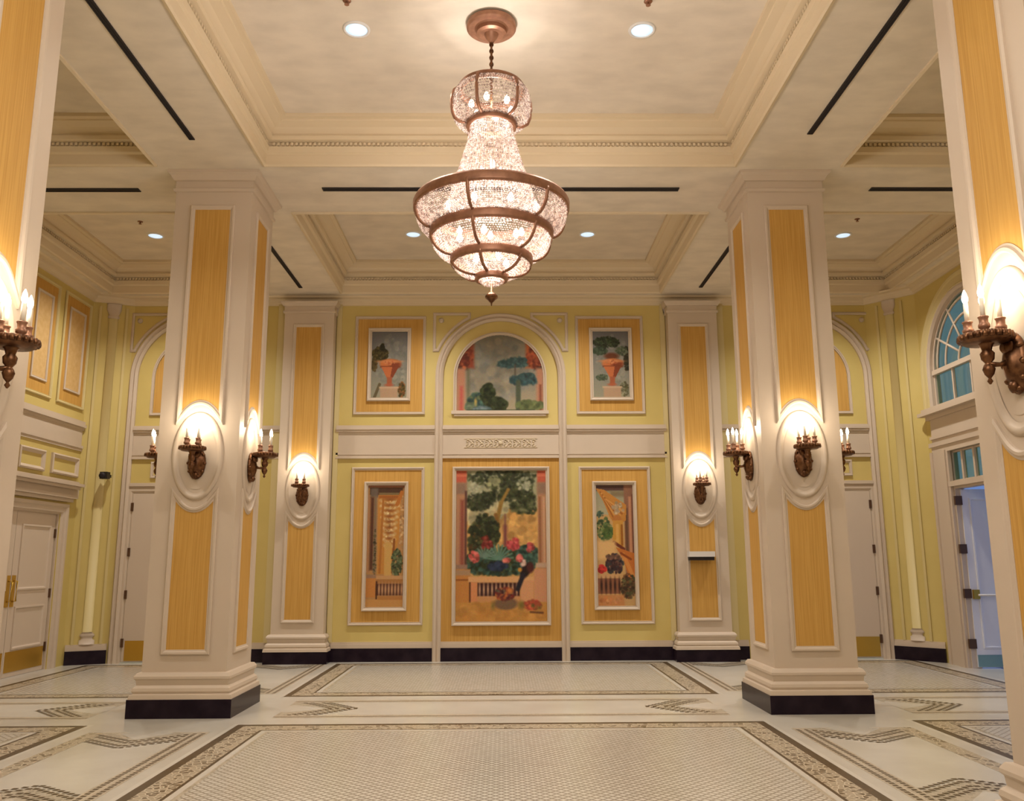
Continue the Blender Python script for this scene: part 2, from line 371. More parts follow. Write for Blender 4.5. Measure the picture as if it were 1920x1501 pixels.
# ------------------------------------------------------------------ murals
def canvas(nx, ny):
    yy, xx = np.mgrid[0:ny, 0:nx]; return np.zeros((ny, nx, 3)), (xx+.5)/nx, (yy+.5)/ny
class Painter:
    def __init__(s, nx, ny, seed=1): s.a, s.x, s.y = canvas(nx, ny); s.r = np.random.RandomState(seed); s.asp = ny/nx; s.px = 1/nx
    def put(s, m, c): m = np.clip(m, 0, 1)[..., None]; s.a = s.a*(1-m)+np.array(c, float)*m
    def sm(s, d, e): return np.clip(.5-d/(2*e), 0, 1)
    def rect(s, x0, y0, x1, y1, c, e=.012, al=1):
        d = np.maximum(np.maximum(x0-s.x, s.x-x1), np.maximum(y0-s.y, s.y-y1)*s.asp); s.put(al*s.sm(d, e), c)
    def grad(s, y0, y1, c0, c1, x0=0, x1=1):
        t = np.clip((s.y-y0)/(y1-y0), 0, 1)[..., None]; g = np.array(c0)*(1-t)+np.array(c1)*t
        m = ((s.x >= x0) & (s.x <= x1) & (s.y >= y0) & (s.y <= y1))[..., None]; s.a = np.where(m, g, s.a)
    def ell(s, cx, cy, rx, ry, c, e=.02, al=1, rot=0):
        dx = s.x-cx; dy = (s.y-cy)*s.asp; ry = ry*s.asp
        if rot: dx, dy = dx*math.cos(rot)+dy*math.sin(rot), -dx*math.sin(rot)+dy*math.cos(rot)
        d = (np.sqrt((dx/rx)**2+(dy/ry)**2)-1)*min(rx, ry); s.put(al*s.sm(d, e), c)
    def line(s, x0, y0, x1, y1, w, c, e=.01, al=1):
        ax, ay, bx, by = x0, y0*s.asp, x1, y1*s.asp; px = s.x-ax; py = s.y*s.asp-ay; L = (bx-ax)**2+(by-ay)**2+1e-9
        t = np.clip((px*(bx-ax)+py*(by-ay))/L, 0, 1); s.put(al*s.sm(np.hypot(px-t*(bx-ax), py-t*(by-ay))-w, e), c)
    def poly(s, pts, c, al=1):
        m = np.zeros_like(s.x, bool); n = len(pts)
        for i in range(n):
            (x0, y0), (x1, y1) = pts[i], pts[(i+1) % n]
            cnd = ((y0 > s.y) != (y1 > s.y)); xi = (x1-x0)*(s.y-y0)/((y1-y0) if abs(y1-y0) > 1e-9 else 1e-9)+x0
            m ^= cnd & (s.x < xi)
        s.put(al*m.astype(float), c)
    def dabs(s, cx, cy, rx, ry, n, cols, sz=.03, al=.85, flat=1.):
        n = int(n*2.2); sz *= .62
        for _ in range(n):
            t = s.r.rand()*2*PI; q = math.sqrt(s.r.rand()); c = np.array(cols[s.r.randint(len(cols))], float)*(.8+.4*s.r.rand())
            z = sz*(.5+s.r.rand()); s.ell(cx+rx*q*math.cos(t), cy+ry*q*math.sin(t), z, z/s.asp*flat, np.clip(c, 0, 255), .012, al, s.r.rand()*PI)
    def out(s):
        a = np.clip(s.a+s.r.normal(0, 4, s.a.shape), 0, 255)/255.; a = (a*.86+a.mean(2, keepdims=True)*.14)*.93
        return np.where(a <= .04045, a/12.92, ((a+.055)/1.055)**2.4)
GR = [(58, 66, 34), (44, 52, 28), (78, 84, 48), (34, 40, 24)]
TE = [(44, 72, 60), (62, 98, 84), (36, 58, 50), (78, 112, 92)]
def mural_center():
    p = Painter(132, 224, 3)
    p.rect(0, 0, 1, 1, (212, 158, 84)); p.grad(0, .26, (160, 160, 124), (176, 168, 124))
    p.dabs(.35, .3, .25, .08, 40, [(196, 180, 130), (176, 168, 124)], .05)
    p.dabs(.7, .38, .25, .12, 40, [(216, 162, 84), (208, 150, 74)], .05)
    for cx, cy, rx, ry, n in ((.5, .05, .4, .06, 130), (.28, .20, .16, .05, 80), (.62, .11, .22, .07, 90), (.78, .19, .1, .06, 40), (.55, .17, .2, .04, 40), (.83, .25, .06, .05, 14), (.24, .245, .12, .02, 26)):
        p.dabs(cx, cy, rx, ry, n, GR+[(70, 74, 52)], .028, .85, .6)
    p.dabs(.22, .12, .08, .04, 16, [(160, 164, 132), (178, 176, 142)], .022, .8)
    p.dabs(.76, .10, .08, .05, 16, [(160, 164, 132), (178, 176, 142)], .022, .8); p.dabs(.42, .085, .06, .03, 8, [(150, 150, 104)], .03)
    p.line(.45, .36, .50, .22, .022, (150, 112, 44)); p.line(.50, .22, .58, .13, .018, (158, 120, 50)); p.line(.44, .30, .47, .38, .02, (140, 96, 40))
    p.line(.545, .30, .545, .5, .012, (146, 96, 72)); p.line(.545, .38, .545, .5, .022, (126, 62, 62), .02, .8)
    p.dabs(.28, .46, .15, .13, 130, GR+[(86, 60, 30), (96, 78, 34)], .03); p.dabs(.3, .33, .07, .04, 20, GR, .025)
    p.dabs(.5, .61, .39, .09, 300, TE+GR, .03); p.dabs(.8, .58, .12, .08, 70, TE, .03); p.dabs(.25, .62, .14, .08, 90, GR+TE, .03); p.dabs(.38, .42, .1, .1, 70, GR, .028); p.dabs(.75, .25, .15, .04, 50, GR+[(120, 124, 84)], .02, .8, 1.6)
    for a in range(11): p.line(.47, .60, .47+.16*math.cos(PI*(a+.5)/11), .60-.10*math.sin(PI*(a+.5)/11), .009, (98, 140, 118))
    for a in range(9): p.line(.32, .58, .32+.12*math.cos(PI*(a+.5)/9), .58-.07*math.sin(PI*(a+.5)/9), .007, (112, 140, 122))
    p.dabs(.46, .64, .1, .025, 30, [(46, 58, 86), (34, 40, 60)], .03)
    for cx, cy, rx, ry, n, c in ((.2, .58, .05, .035, 22, (222, 84, 74)), (.63, .495, .07, .04, 34, (208, 66, 68)), (.35, .5, .06, .03, 18, (140, 42, 36)), (.82, .52, .04, .03, 16, (206, 74, 74)),
                              (.56, .605, .035, .012, 8, (226, 100, 86)), (.70, .59, .03, .02, 10, (236, 96, 88)), (.33, .46, .04, .02, 8, (130, 44, 30)), (.75, .625, .02, .02, 6, (228, 170, 150))):
        p.dabs(cx, cy, rx, ry, n, [c, tuple(min(255, x+24) for x in c), tuple(x*.75 for x in c)], .02, .9)
    # side columns
    for x0, x1 in ((0, .115), (.905, 1)):
        p.rect(x0, .0, x1, .66, (190, 132, 92), .012)
        p.rect(x0, .0, x1, .082, (208, 92, 64)); p.rect(x0, .03, x1, .04, (226, 122, 84)); p.rect(x0, .085, x1, .16, (150, 116, 92), .02)
    p.rect(.05, .2, .09, .64, (150, 72, 56), .02); p.rect(.10, .14, .12, .66, (84, 48, 44), .012); p.rect(.92, .18, .94, .62, (150, 92, 56), .012); p.rect(.965, .18, .985, .62, (216, 164, 120), .01)
    p.rect(0, .63, .13, .66, (158, 120, 96), .01); p.rect(.88, .62, 1, .65, (196, 162, 132), .01)
    # terrace wall, balustrade and floor
    p.rect(0, .66, .16, .90, (206, 132, 58), .01); p.rect(0, .725, .16, .735, (150, 84, 34), .008); p.rect(0, .665, .16, .70, (176, 138, 100), .01)
    p.rect(.14, .71, .86, .745, (230, 168, 106), .008); p.rect(.16, .745, .86, .88, (212, 146, 84), .008)
    p.rect(.24, .75, .70, .835, (62, 30, 28), .008)
    for i in range(10): x = .265+i*.045; p.ell(x, .793, .011, .042, (204, 156, 118), .008)
    p.rect(.165, .745, .235, .875, (226, 140, 84), .01); p.rect(.150, .745, .166, .89, (96, 50, 30), .006); p.rect(.715, .735, .85, .88, (224, 156, 104), .008); p.rect(.86, .66, 1, .88, (214, 146, 102), .01)
    p.rect(0, .875, 1, 1, (208, 144, 62), .01); p.dabs(.5, .94, .5, .05, 50, [(216, 152, 70), (196, 130, 54)], .06, .4)
    # macaw, flower basket, fruit
    p.ell(.77, .67, .05, .055, (44, 26, 26), .012, 1, .5); p.line(.74, .70, .68, .79, .025, (40, 34, 44)); p.ell(.705, .665, .022, .014, (222, 146, 48), .01); p.ell(.82, .65, .04, .035, (86, 38, 34), .012); p.ell(.74, .63, .03, .012, (226, 190, 170), .01)
    p.ell(.55, .885, .13, .04, (128, 96, 68), .012); p.dabs(.54, .82, .11, .04, 50, [(128, 40, 34), (96, 40, 40), (86, 84, 66), (216, 118, 48)], .022)
    p.ell(.59, .80, .035, .018, (222, 128, 58)); p.dabs(.84, .895, .1, .03, 40, [(196, 66, 48), (214, 96, 56), (166, 60, 44), (120, 108, 44)], .022); p.ell(.72, .895, .032, .026, (132, 112, 48)); p.line(.82, .94, .95, .945, .008, (92, 52, 34)); p.ell(.41, .90, .02, .02, (128, 112, 52))
    return p
def mural_drape():
    p = Painter(70, 224, 5)
    p.rect(0, 0, 1, 1, (190, 136, 76)); p.rect(0, 0, 1, .02, (156, 96, 66)); p.rect(.05, .02, .95, .085, (84, 56, 38), .02); p.rect(.3, .062, .85, .08, (134, 110, 70))
    p.rect(0, .08, .08, .72, (186, 132, 84)); p.rect(.07, .02, .28, .10, (112, 94, 80), .03); p.rect(.08, .1, .18, .70, (96, 56, 38), .03); p.rect(.18, .09, .25, .72, (128, 108, 86), .03)
    p.dabs(.22, .55, .04, .2, 30, [(96, 92, 60), (70, 60, 40)], .03); p.dabs(.93, .3, .07, .25, 30, [(206, 166, 112), (186, 136, 84)], .04)
    p.poly([(.28, .08), (.9, .08), (.86, .45), (.66, .70), (.62, .73), (.3, .73)], (206, 136, 54)); p.rect(.3, .085, .92, .11, (172, 96, 36), .02)
    for i in range(9):
        y = .125+i*.046; w = .25-.016*i
        for k in range(9):
            x = -1+2*k/8; p.ell(.60+x*w, y+.026*(1-x*x), .045, .011, (226, 190, 130) if (k+i) % 2 else (206, 160, 96), .02, .9, .5*x)
        p.ell(.60, y-.006, w*.5, .010, (140, 76, 36), .03, .85); p.dabs(.60, y+.02, w*.7, .012, 5, [(232, 198, 140), (190, 132, 66)], .03)
    p.line(.58, .5, .58, .73, .1, (214, 164, 84)); p.line(.42, .12, .36, .72, .03, (184, 112, 44)); p.line(.74, .45, .70, .72, .03, (150, 84, 34)); p.line(.92, .06, .8, .16, .05, (196, 112, 40))
    p.dabs(.82, .64, .14, .11, 70, [(92, 106, 68), (70, 84, 56), (112, 118, 78), (58, 60, 34)], .05)
    p.rect(.25, .745, 1, .775, (206, 152, 96)); p.rect(0, .75, .27, .92, (206, 130, 58)); p.rect(0, .735, .27, .765, (158, 120, 92)); p.rect(.27, .775, 1, .81, (178, 118, 60)); p.rect(.27, .81, 1, .905, (92, 52, 38))
    for i in range(8): p.ell(.36+i*.086, .856, .026, .046, (206, 152, 104), .016)
    p.rect(.27, .79, .31, .96, (88, 46, 28)); p.rect(0, .935, 1, 1, (206, 146, 74)); p.rect(.33, .91, 1, .94, (190, 124, 60))
    return p
def mural_curtain():
    p = Painter(70, 224, 6)
    p.rect(0, 0, 1, 1, (206, 160, 96)); p.grad(0, .25, (150, 150, 120), (180, 170, 134)); p.rect(0, 0, 1, .05, (92, 64, 58), .02); p.rect(.4, .055, .8, .1, (138, 118, 84), .04)
    p.rect(.76, 0, 1, .9, (150, 100, 74), .02); p.rect(.88, .1, .95, .6, (206, 140, 100), .02); p.rect(.78, .2, .85, .6, (104, 70, 48), .03); p.rect(.97, .08, 1, .7, (116, 62, 44), .01)
    p.dabs(.2, .37, .2, .1, 60, [(78, 106, 56), (104, 126, 66), (56, 78, 48), (140, 146, 84)], .05); p.dabs(.1, .25, .08, .03, 14, [(60, 86, 70), (72, 100, 80)], .04); p.dabs(.33, .40, .14, .05, 30, [(64, 94, 44), (90, 112, 50)], .05)
    p.poly([(.0, .03), (.22, .04), (.82, .17), (.80, .30), (.52, .34), (.36, .27), (.2, .14)], (206, 134, 52))
    for i in range(6): p.line(.12+.03*i, .06+.012*i, .5+.05*i, .30-.014*i, .02, (226, 156, 70) if i % 2 else (170, 96, 36))
    p.dabs(.58, .2, .16, .05, 18, [(190, 164, 128), (166, 136, 100)], .05); p.ell(.56, .29, .12, .04, (196, 120, 52)); p.poly([(.45, .3), (.72, .3), (.72, .52), (.62, .53), (.43, .47)], (214, 150, 54)); p.line(.56, .34, .56, .5, .04, (230, 170, 76)); p.line(.68, .34, .68, .5, .03, (166, 98, 30)); p.line(.46, .48, .72, .535, .04, (118, 52, 32))
    p.rect(0, .47, .5, .62, (232, 182, 112), .05); p.poly([(.5, .52), (1, .57), (1, .80), (.86, .80), (.7, .62)], (206, 112, 40)); p.line(.7, .58, .95, .76, .05, (226, 140, 60)); p.line(.64, .57, .9, .62, .03, (150, 70, 28))
    p.dabs(.46, .66, .22, .08, 70, [(78, 46, 46), (52, 36, 40), (104, 66, 58), (66, 64, 66)], .06); p.dabs(.42, .60, .18, .02, 16, [(140, 96, 76), (110, 78, 60)], .05); p.dabs(.12, .70, .11, .03, 24, [(206, 48, 40), (186, 36, 34)], .05)
    p.rect(0, .745, .6, .775, (214, 160, 104)); p.rect(0, .775, .6, .90, (150, 92, 62))
    for i in range(5): p.ell(.1+i*.12, .835, .03, .055, (66, 38, 30), .02)
    p.dabs(.82, .84, .2, .1, 90, [(70, 52, 34), (96, 66, 40), (88, 86, 50), (120, 74, 44)], .05); p.rect(0, .91, .7, 1, (208, 136, 74), .03); p.dabs(.35, .95, .3, .03, 14, [(218, 150, 90), (196, 116, 62)], .07, .6)
    return p
def mural_urn(flip):
    p = Painter(76, 136, 9 if flip else 8)
    p.grad(0, 1, (112, 110, 112), (156, 152, 126)); p.dabs(.55, .45, .45, .4, 60, [(136, 136, 124), (122, 124, 116), (150, 146, 126)], .08, .4)
    cx = .52 if flip else .50
    if not flip:
        p.dabs(.24, .34, .22, .10, 110, [(74, 62, 28), (54, 48, 22), (96, 80, 36)], .045); p.dabs(.3, .24, .06, .05, 22, [(60, 56, 28), (44, 42, 22)], .04); p.dabs(.08, .5, .08, .1, 40, [(100, 82, 40), (80, 66, 32)], .04)
        p.dabs(.85, .88, .09, .11, 70, [(120, 84, 34), (66, 58, 22), (88, 74, 26), (150, 92, 44)], .04); p.line(.24, .8, .10, 1, .04, (106, 92, 62))
    else:
        p.dabs(.38, .17, .38, .08, 120, [(52, 62, 34), (40, 46, 28), (70, 84, 50)], .05, .9, .6); p.dabs(.2, .3, .2, .05, 50, [(76, 92, 66), (56, 70, 48)], .05); p.dabs(.94, .42, .07, .18, 50, [(60, 54, 32), (44, 44, 28)], .045); p.dabs(.8, .3, .16, .06, 40, [(72, 84, 60), (110, 116, 88)], .045); p.dabs(.25, .70, .16, .04, 30, [(74, 86, 62), (98, 106, 78)], .04); p.dabs(.86, .88, .12, .1, 40, [(84, 80, 48), (140, 138, 108)], .045)
        p.ell(cx, .38, .2, .05, (112, 56, 26), .03)
    T = (214, 116, 56); D = (142, 62, 30)
    p.ell(cx+.02, .49, .29, .075, T, .02); p.ell(cx+.16, .50, .16, .06, D, .04); p.ell(cx, .455, .31, .022, (222, 136, 76), .02); p.rect(cx-.25, .525, cx+.3, .545, (132, 58, 28), .02)
    p.poly([(cx-.22, .54), (cx+.26, .54), (cx+.1, .70), (cx-.07, .70)], (206, 108, 54)); p.poly([(cx+.08, .54), (cx+.26, .54), (cx+.1, .70), (cx+.03, .70)], D); p.rect(cx-.06, .69, cx+.08, .80, (176, 88, 50), .02); p.ell(cx, .81, .12, .022, (186, 92, 56), .02)
    p.dabs(cx, .47, .2, .03, 10, [(226, 140, 84), (190, 92, 48)], .03, .7)
    p.rect(cx-.24, .84, cx+.24, 1, (190, 152, 116), .02); p.rect(cx-.27, .835, cx+.27, .86, (206, 168, 132), .015)
    return p
def mural_arch():
    p = Painter(140, 126, 11)
    p.grad(0, 1, (128, 124, 110), (176, 160, 128)); p.dabs(.5, .45, .5, .4, 120, [(142, 136, 118), (130, 128, 116), (164, 152, 124), (120, 126, 122)], .07, .35)
    for x0, x1, c in ((0, .20, (158, 70, 42)), (.80, 1, (206, 98, 46))):
        p.rect(x0, 0, x1, .44, c, .02); p.rect(x0 if x0 < .5 else x0+.10, .40, x1 if x0 > .5 else .13, .46, (74, 44, 30), .02); p.dabs((x0+x1)/2, .3, .09, .14, 40, [(196, 92, 46), (140, 56, 34), (110, 44, 28)], .03)
        xa, xb = (0, .10) if x0 < .5 else (.92, 1)
        p.rect(xa, .44, xb, 1, (196, 130, 96), .02)
    p.rect(.04, .68, .07, 1, (206, 84, 74), .02); p.rect(.955, .66, .975, 1, (130, 62, 40), .015); p.rect(.12, .45, .15, 1, (112, 108, 78), .02)
    T = [(56, 84, 84), (76, 108, 104), (48, 70, 72)]
    p.dabs(.64, .385, .17, .035, 80, T, .035, .9, .5); p.dabs(.70, .34, .1, .03, 40, T, .03, .9, .6); p.line(.675, .4, .675, .66, .008, (96, 84, 70))
    p.dabs(.77, .60, .15, .04, 80, T+[(50, 96, 104)], .035, .9, .5); p.dabs(.80, .55, .08, .03, 30, T, .03); p.line(.71, .62, .71, 1, .028, (82, 92, 70)); p.dabs(.84, .93, .15, .05, 60, [(116, 126, 76), (94, 106, 62)], .035)
    p.dabs(.24, .88, .1, .11, 100, [(52, 84, 78), (72, 106, 86), (44, 66, 70), (98, 110, 70)], .03); p.dabs(.17, .95, .06, .05, 30, [(92, 120, 84), (110, 122, 96)], .03); p.dabs(.36, .78, .07, .13, 90, [(46, 56, 30), (60, 70, 36), (38, 44, 26)], .03); p.dabs(.46, .92, .12, .08, 110, [(52, 62, 34), (40, 46, 26), (66, 74, 42)], .032); p.ell(.22, .88, .012, .04, (206, 170, 84), .012)
    p.dabs(.3, .98, .1, .02, 20, [(120, 140, 144), (90, 110, 112)], .03); p.rect(.12, .985, .9, 1, (60, 74, 48), .01)
    return p
def paint_on(name, P, parent, u0, u1, z0, z1, w, arch=None):
    col = P.out(); ny, nx, _ = col.shape; b = MB().face((0, W, 0), (0, -1, 0))
    if arch:
        mask = ((P.x-.5)**2/.25+np.maximum(0, (z1-(z1-z0)*P.y)-arch)**2/((u1-u0)/2)**2) <= 1.0
        mask = np.where((z1-(z1-z0)*P.y) < arch, True, mask)
    ids = [[b.p(u0+(u1-u0)*i/nx, z1-(z1-z0)*j/ny, w) for i in range(nx+1)] for j in range(ny+1)]
    cc = []
    for j in range(ny):
        for i in range(nx):
            if arch and not mask[j, i]: continue
            b.q(ids[j+1][i], ids[j+1][i+1], ids[j][i+1], ids[j][i]); cc.append((*col[j, i], 1.))
    o = b.build(name, ['paint'], parent)
    a = o.data.color_attributes.new('paint', 'FLOAT_COLOR', 'CORNER'); a.data.foreach_set('color', np.repeat(np.array(cc), 4, 0).ravel()); return o
FRAME = [(0, 0), (0, .035), (.012, .045), (.028, .04), (.04, .02), (.052, .024), (.055, .012), (.055, 0)]
def mural(label, P, org, ring, orange, inner, pic):
    t = thing('mural', label, 'mural', (org[0], W, org[1]), 'painted garden murals on the end wall')
    b = MB().face((0, W, 0), (0, -1, 0)); b.box(*orange, 0, .006); b.build('surround_panel', ['paper'], t)
    if ring: b = MB().face((0, W, 0), (0, -1, 0)); b.sweep(rect(*ring), MOULD); b.build('outer_moulding', ['cream'], t)
    b = MB().face((0, W, 0), (0, -1, 0)); b.sweep(rect(*inner), [(d, h+.006) for d, h in FRAME]); b.build('frame', ['cream'], t)
    paint_on('painting', P, t, *pic, .012); return t
mural('tall centre mural of pink flowers and a parrot behind an orange terrace balustrade', mural_center(), (XC, .49), None, (XC-.865, XC+.865, .272, 2.90), (-.725, .705, .49, 2.77), (-.672, .652, .545, 2.717))
mural('narrow mural of a gold fringed drape and cream garlands, left of the flower mural', mural_drape(), (-1.69, .5), (-2.214, -1.140, .50, 2.77), (-2.17, -1.185, .545, 2.725), (-2.02, -1.375, .70, 2.555), (-1.967, -1.428, .752, 2.503))
mural('narrow mural of a swagged orange curtain over red fruit, right of the flower mural', mural_curtain(), (1.66, .5), (1.140, 2.20, .50, 2.77), (1.185, 2.155, .545, 2.725), (1.335, 1.985, .70, 2.55), (1.388, 1.932, .752, 2.498))
mural('small mural of a terracotta urn with brown foliage, left of the arched mural', mural_urn(False), (-1.69, 3.56), (-2.225, -1.150, 3.56, 5.085), (-2.18, -1.195, 3.605, 5.04), (-2.02, -1.372, 3.765, 4.895), (-1.968, -1.424, 3.817, 4.843))
mural('small mural of an orange urn beneath dark green boughs, right of the arched mural', mural_urn(True), (1.66, 3.56), (1.130, 2.165, 3.56, 5.085), (1.175, 2.12, 3.605, 5.04), (1.338, 1.990, 3.765, 4.895), (1.39, 1.938, 3.817, 4.843))
t = thing('mural', 'arched mural of umbrella pines and red columns under a grey sky', 'mural', (XC, W, 3.52), 'painted garden murals on the end wall')
b = MB().face((0, W, 0), (0, -1, 0)); ap = archpath(XC-.01, .705, 3.60, 4.13, 32)
b.sweep(ap, [(0, 0), (0, .025), (.02, .035), (.035, .02), (.05, .02), (.05, 0)], closed=False); b.box(XC-.74, XC+.72, 3.565, 3.615, 0, .04); b.box(XC-.70, XC+.68, 3.535, 3.565, 0, .025); b.build('frame', ['cream'], t)
paint_on('painting', mural_arch(), t, XC-.665, XC+.645, 3.612, 4.785, .012, 4.13)

# carved ornament on the centre frieze
b = MB().face((XC, W, 0), (0, -1, 0))
for i in range(15):
    u = -.49+i*.07; z = 3.125; r = .03
    for s in (-1, 1):
        b.tube([(u+r*.9*(1-tt*.55)*math.cos(s*(tt*5.2)+PI*(i % 2)), z+s*.028+r*(1-tt*.55)*math.sin(s*(tt*5.2)+PI*(i % 2)), .019) for tt in [q/10 for q in range(11)]], .0085, 5)
b.box(-.545, .545, 3.055, 3.063, .014, .022); b.box(-.545, .545, 3.188, 3.196, .014, .022)
b.lathe([(.035, .014), (.03, .03), (.01, .034)], 10, 0, 3.125)
tag(b.build('carved_ornament', ['carve']), 'row of carved plaster scrolls in relief on the cream frieze under the arched mural', 'carving')

# ------------------------------------------------------------------ doors under the side arches of the end wall
def plain_door(k, cx, s):
    t = struct_empty('door_%d' % k, (cx, W, 0))
    b = MB().face((0, W, 0), (0, -1, 0)); b.sweep([(cx+.865, 0), (cx+.865, 2.46), (cx-.865, 2.46), (cx-.865, 0)], [(0, 0), (0, .03), (.03, .03), (.045, .018), (.06, .018), (.06, 0)], closed=False); b.box(cx-.865, cx+.865, 2.46, 2.55, 0, .02); b.box(cx-.865, cx+.865, 2.50, 2.54, 0, .045); b.build('door_frame', ['cream'], t)
    b = MB().face((0, W, 0), (0, -1, 0)); b.box(cx-.80, cx+.80, 0, .018, 0, .05); b.build('daylight_gap_strip', ['gaplight'], t)  # daylight gap under the door, added as a pale strip
    for a, c in ((cx-.80, cx-.004), (cx+.004, cx+.80)):
        lf = MB().face((0, W, 0), (0, -1, 0)).box(a, c, .022, 2.395, 0, .022).build('leaf', ['door'], t)
        MB().face((0, W, 0), (0, -1, 0)).box(a+.04, c-.02, .035, .31, .022, .026).build('kick_plate', ['brass'], lf)
        hx = a if a < cx-.1 else c
        for z in (.28, .95, 1.55, 2.20):
            MB().face((0, W, 0), (0, -1, 0)).box(hx-.018, hx+.018, z-.06, z+.06, .018, .036).build('hinge', ['hinge'], lf)
    # tympanum above the door: small framed panel and arched orange panel
    b = MB().face((0, W, 0), (0, -1, 0))
    b.sweep(rect(cx-.58, cx+.58, 2.62, 2.86), MOULD); b.sweep(rect(cx-.66, cx+.66, 3.57, 3.575), [(0, 0), (0, .01)]) if 0 else None
    trim(b, ['cream'])
    tp = thing('arched_panel', 'orange arched panel above the plain door behind the whole '+('left' if s < 0 else 'right')+' pillar', 'wall panel', (cx, W, 3.56), 'arched panels over the side doors')
    MB().face((0, W, 0), (0, -1, 0)).poly(archpath(cx, .61, 3.60, 4.13, 28), .004, .008).build('panel', ['paper'], tp)
    MB().face((0, W, 0), (0, -1, 0)).sweep([(cx-.66, 3.555)]+archpath(cx, .66, 3.555, 4.13, 28)[:-1], MOULD).build('moulding', ['cream'], tp)
plain_door(2, -4.60, -1); plain_door(3, 4.64, 1)

# ------------------------------------------------------------------ left wall: double door, hood and panels
t = struct_empty('door_1', (-XW, 11.02, 0))
F = lambda: MB().face((-XW, 0, 0), (1, 0, 0))
F().sweep([(DL[1]+.14, 0), (DL[1]+.14, DL[2]+.12), (DL[0]-.14, DL[2]+.12), (DL[0]-.14, 0)], [(0, 0), (0, .05), (.04, .05), (.06, .03), (.11, .03), (.13, .0), (.145, -.02), (.145, -.05)], closed=False).build('door_frame', ['cream'], t)
for a, c, s in ((DL[0]+.01, 11.018, 1), (11.026, DL[1]-.01, -1)):
    lf = F().box(a, c, .003, DL[2]-.01, -.10, -.05).build('leaf', ['door'], t)
    for z0, z1 in ((1.06, 1.90), (.33, .86)): F().sweep(rect(a+.13, c-.11, z0, z1), [(0, -.05), (.0, -.035), (.02, -.033), (.035, -.048), (.045, -.05)]).build('panel_moulding', ['door'], lf)
    F().box(a+.03, c-.03, .06, .31, -.05, -.045).build('kick_plate', ['brass'], lf)
    e = c-.055 if s > 0 else a+.055
    F().box(e-.04, e+.04, .86, 1.25, -.05, -.043).build('push_plate', ['brass'], lf)
    F().tube([(e, .93, -.045), (e, .93, .0), (e, 1.18, .0), (e, 1.18, -.045)], .012).build('pull_handle', ['brass'], lf)
    hx = c if s < 0 else a
    for z in (.3, 1.0, 1.8): F().box(hx-.02, hx+.015, z-.06, z+.06, -.06, -.03).build('hinge', ['hinge'], lf)
b = F()
for (z0, z1, w, e) in ((2.24, 2.29, .06, .0), (2.29, 2.335, .10, .03), (2.335, 2.42, .05, -.02), (2.42, 2.46, .12, .05), (2.46, 2.50, .16, .09), (2.50, 2.53, .10, .04)): b.box(DL[0]-.14-e, 12.16+e+.04, z0, z1, 0, w)
trim(b, ['cream'])
b = F(); b.box(9.3, 12.36, 2.30, 2.53, 0, .045); b.box(9.3, 12.36, 3.07, 3.29, 0, .02)
for (z0, z1, w) in ((3.29, 3.33, .03), (3.33, 3.37, .06), (3.37, 3.42, .04), (3.03, 3.07, .035), (2.99, 3.03, .02)): b.box(9.3, 12.39, z0, z1, 0, w)
trim(b, ['cream'])
for i, (u0, u1) in enumerate(((11.60, 12.33), (10.80, 11.42), (10.0, 10.62))):
    if u0 < 10.5: pass
    b = F(); b.sweep(rect(u0, u1, 2.60, 2.88), [(0, 0), (0, .03), (.02, .04), (.05, .015), (.06, 0)]); trim(b, ['cream'])
for (u0, u1, lab) in ((11.58, 12.33, 'tall orange panel in a pale moulding on the left wall, nearer the corner colonette'), (10.72, 11.42, 'tall orange panel on the left wall, partly hidden behind the nearest pillar')):
    tp = thing('wall_panel', lab, 'wall panel', (-XW, (u0+u1)/2, 3.58), 'orange panels on the left wall')
    F().box(u0, u1, 3.60, 5.15, 0, .006).build('panel', ['paper'], tp)
    F().sweep(rect(u0, u1, 3.58, 5.17), MOULD).build('outer_moulding', ['ycream'], tp)
    F().box(u0+.16, u1-.16, 3.79, 4.97, .006, .010).build('inner_panel', ['peach'], tp)
    F().sweep(rect(u0+.15, u1-.15, 3.78, 4.98), [(d*.8, h*.7+.006) for d, h in MOULD]).build('inner_moulding', ['cream'], tp)

# corner colonettes standing on the splayed corners
for s, cx, cy, lab in ((-1, -5.86, 12.515, 'slim straw yellow colonette in the left rear corner beside the black box'), (1, 5.855, 12.360, 'slim straw yellow colonette in the right rear corner beside the open glazed door')):
    n = Vector((-.55, -.52, 0) if s > 0 else (.23, -.52, 0)).normalized(); q0 = Vector((CHX, W, 0)) if s > 0 else Vector((-CHX, W, 0)); dd = (Vector((cx, cy, 0))-q0).dot(n); cx -= n.x*dd; cy -= n.y*dd; px, py = cx+n.x*.004, cy+n.y*.004
    t = thing('colonette', lab, 'colonette', (px, py, .27), 'corner colonettes')
    H = lambda pr: MB().face((px, py, 0), n).half(pr)
    H([(.062, .44), (.062, 5.02)]).build('shaft', ['ycol'], t)
    b = MB().face((px, py, 0), n)
    for u in (-.20, .165): b.box(u, u+.035, .272, 5.20, .002, .016)
    b.build('edge_strip', ['ycol'], t)
    H([(.10, .272), (.10, .33), (.075, .34), (.075, .37), (.095, .385), (.095, .405), (.063, .44)]).build('base', ['cream'], t)
    H([(.06, 5.02), (.08, 5.03), (.08, 5.06), (.068, 5.07), (.09, 5.13), (.10, 5.15), (.10, 5.25)]).build('capital', ['cream'], t)
t = thing('camera_box', 'small black box with a round lens mounted beside the colonette in the left corner', 'camera', (-5.735, 12.40, 2.58))
MB().top((-5.735, 12.40, 0)).box(-.055, .055, -.06, .03, 2.59, 2.69).build('housing', ['blackp'], t)
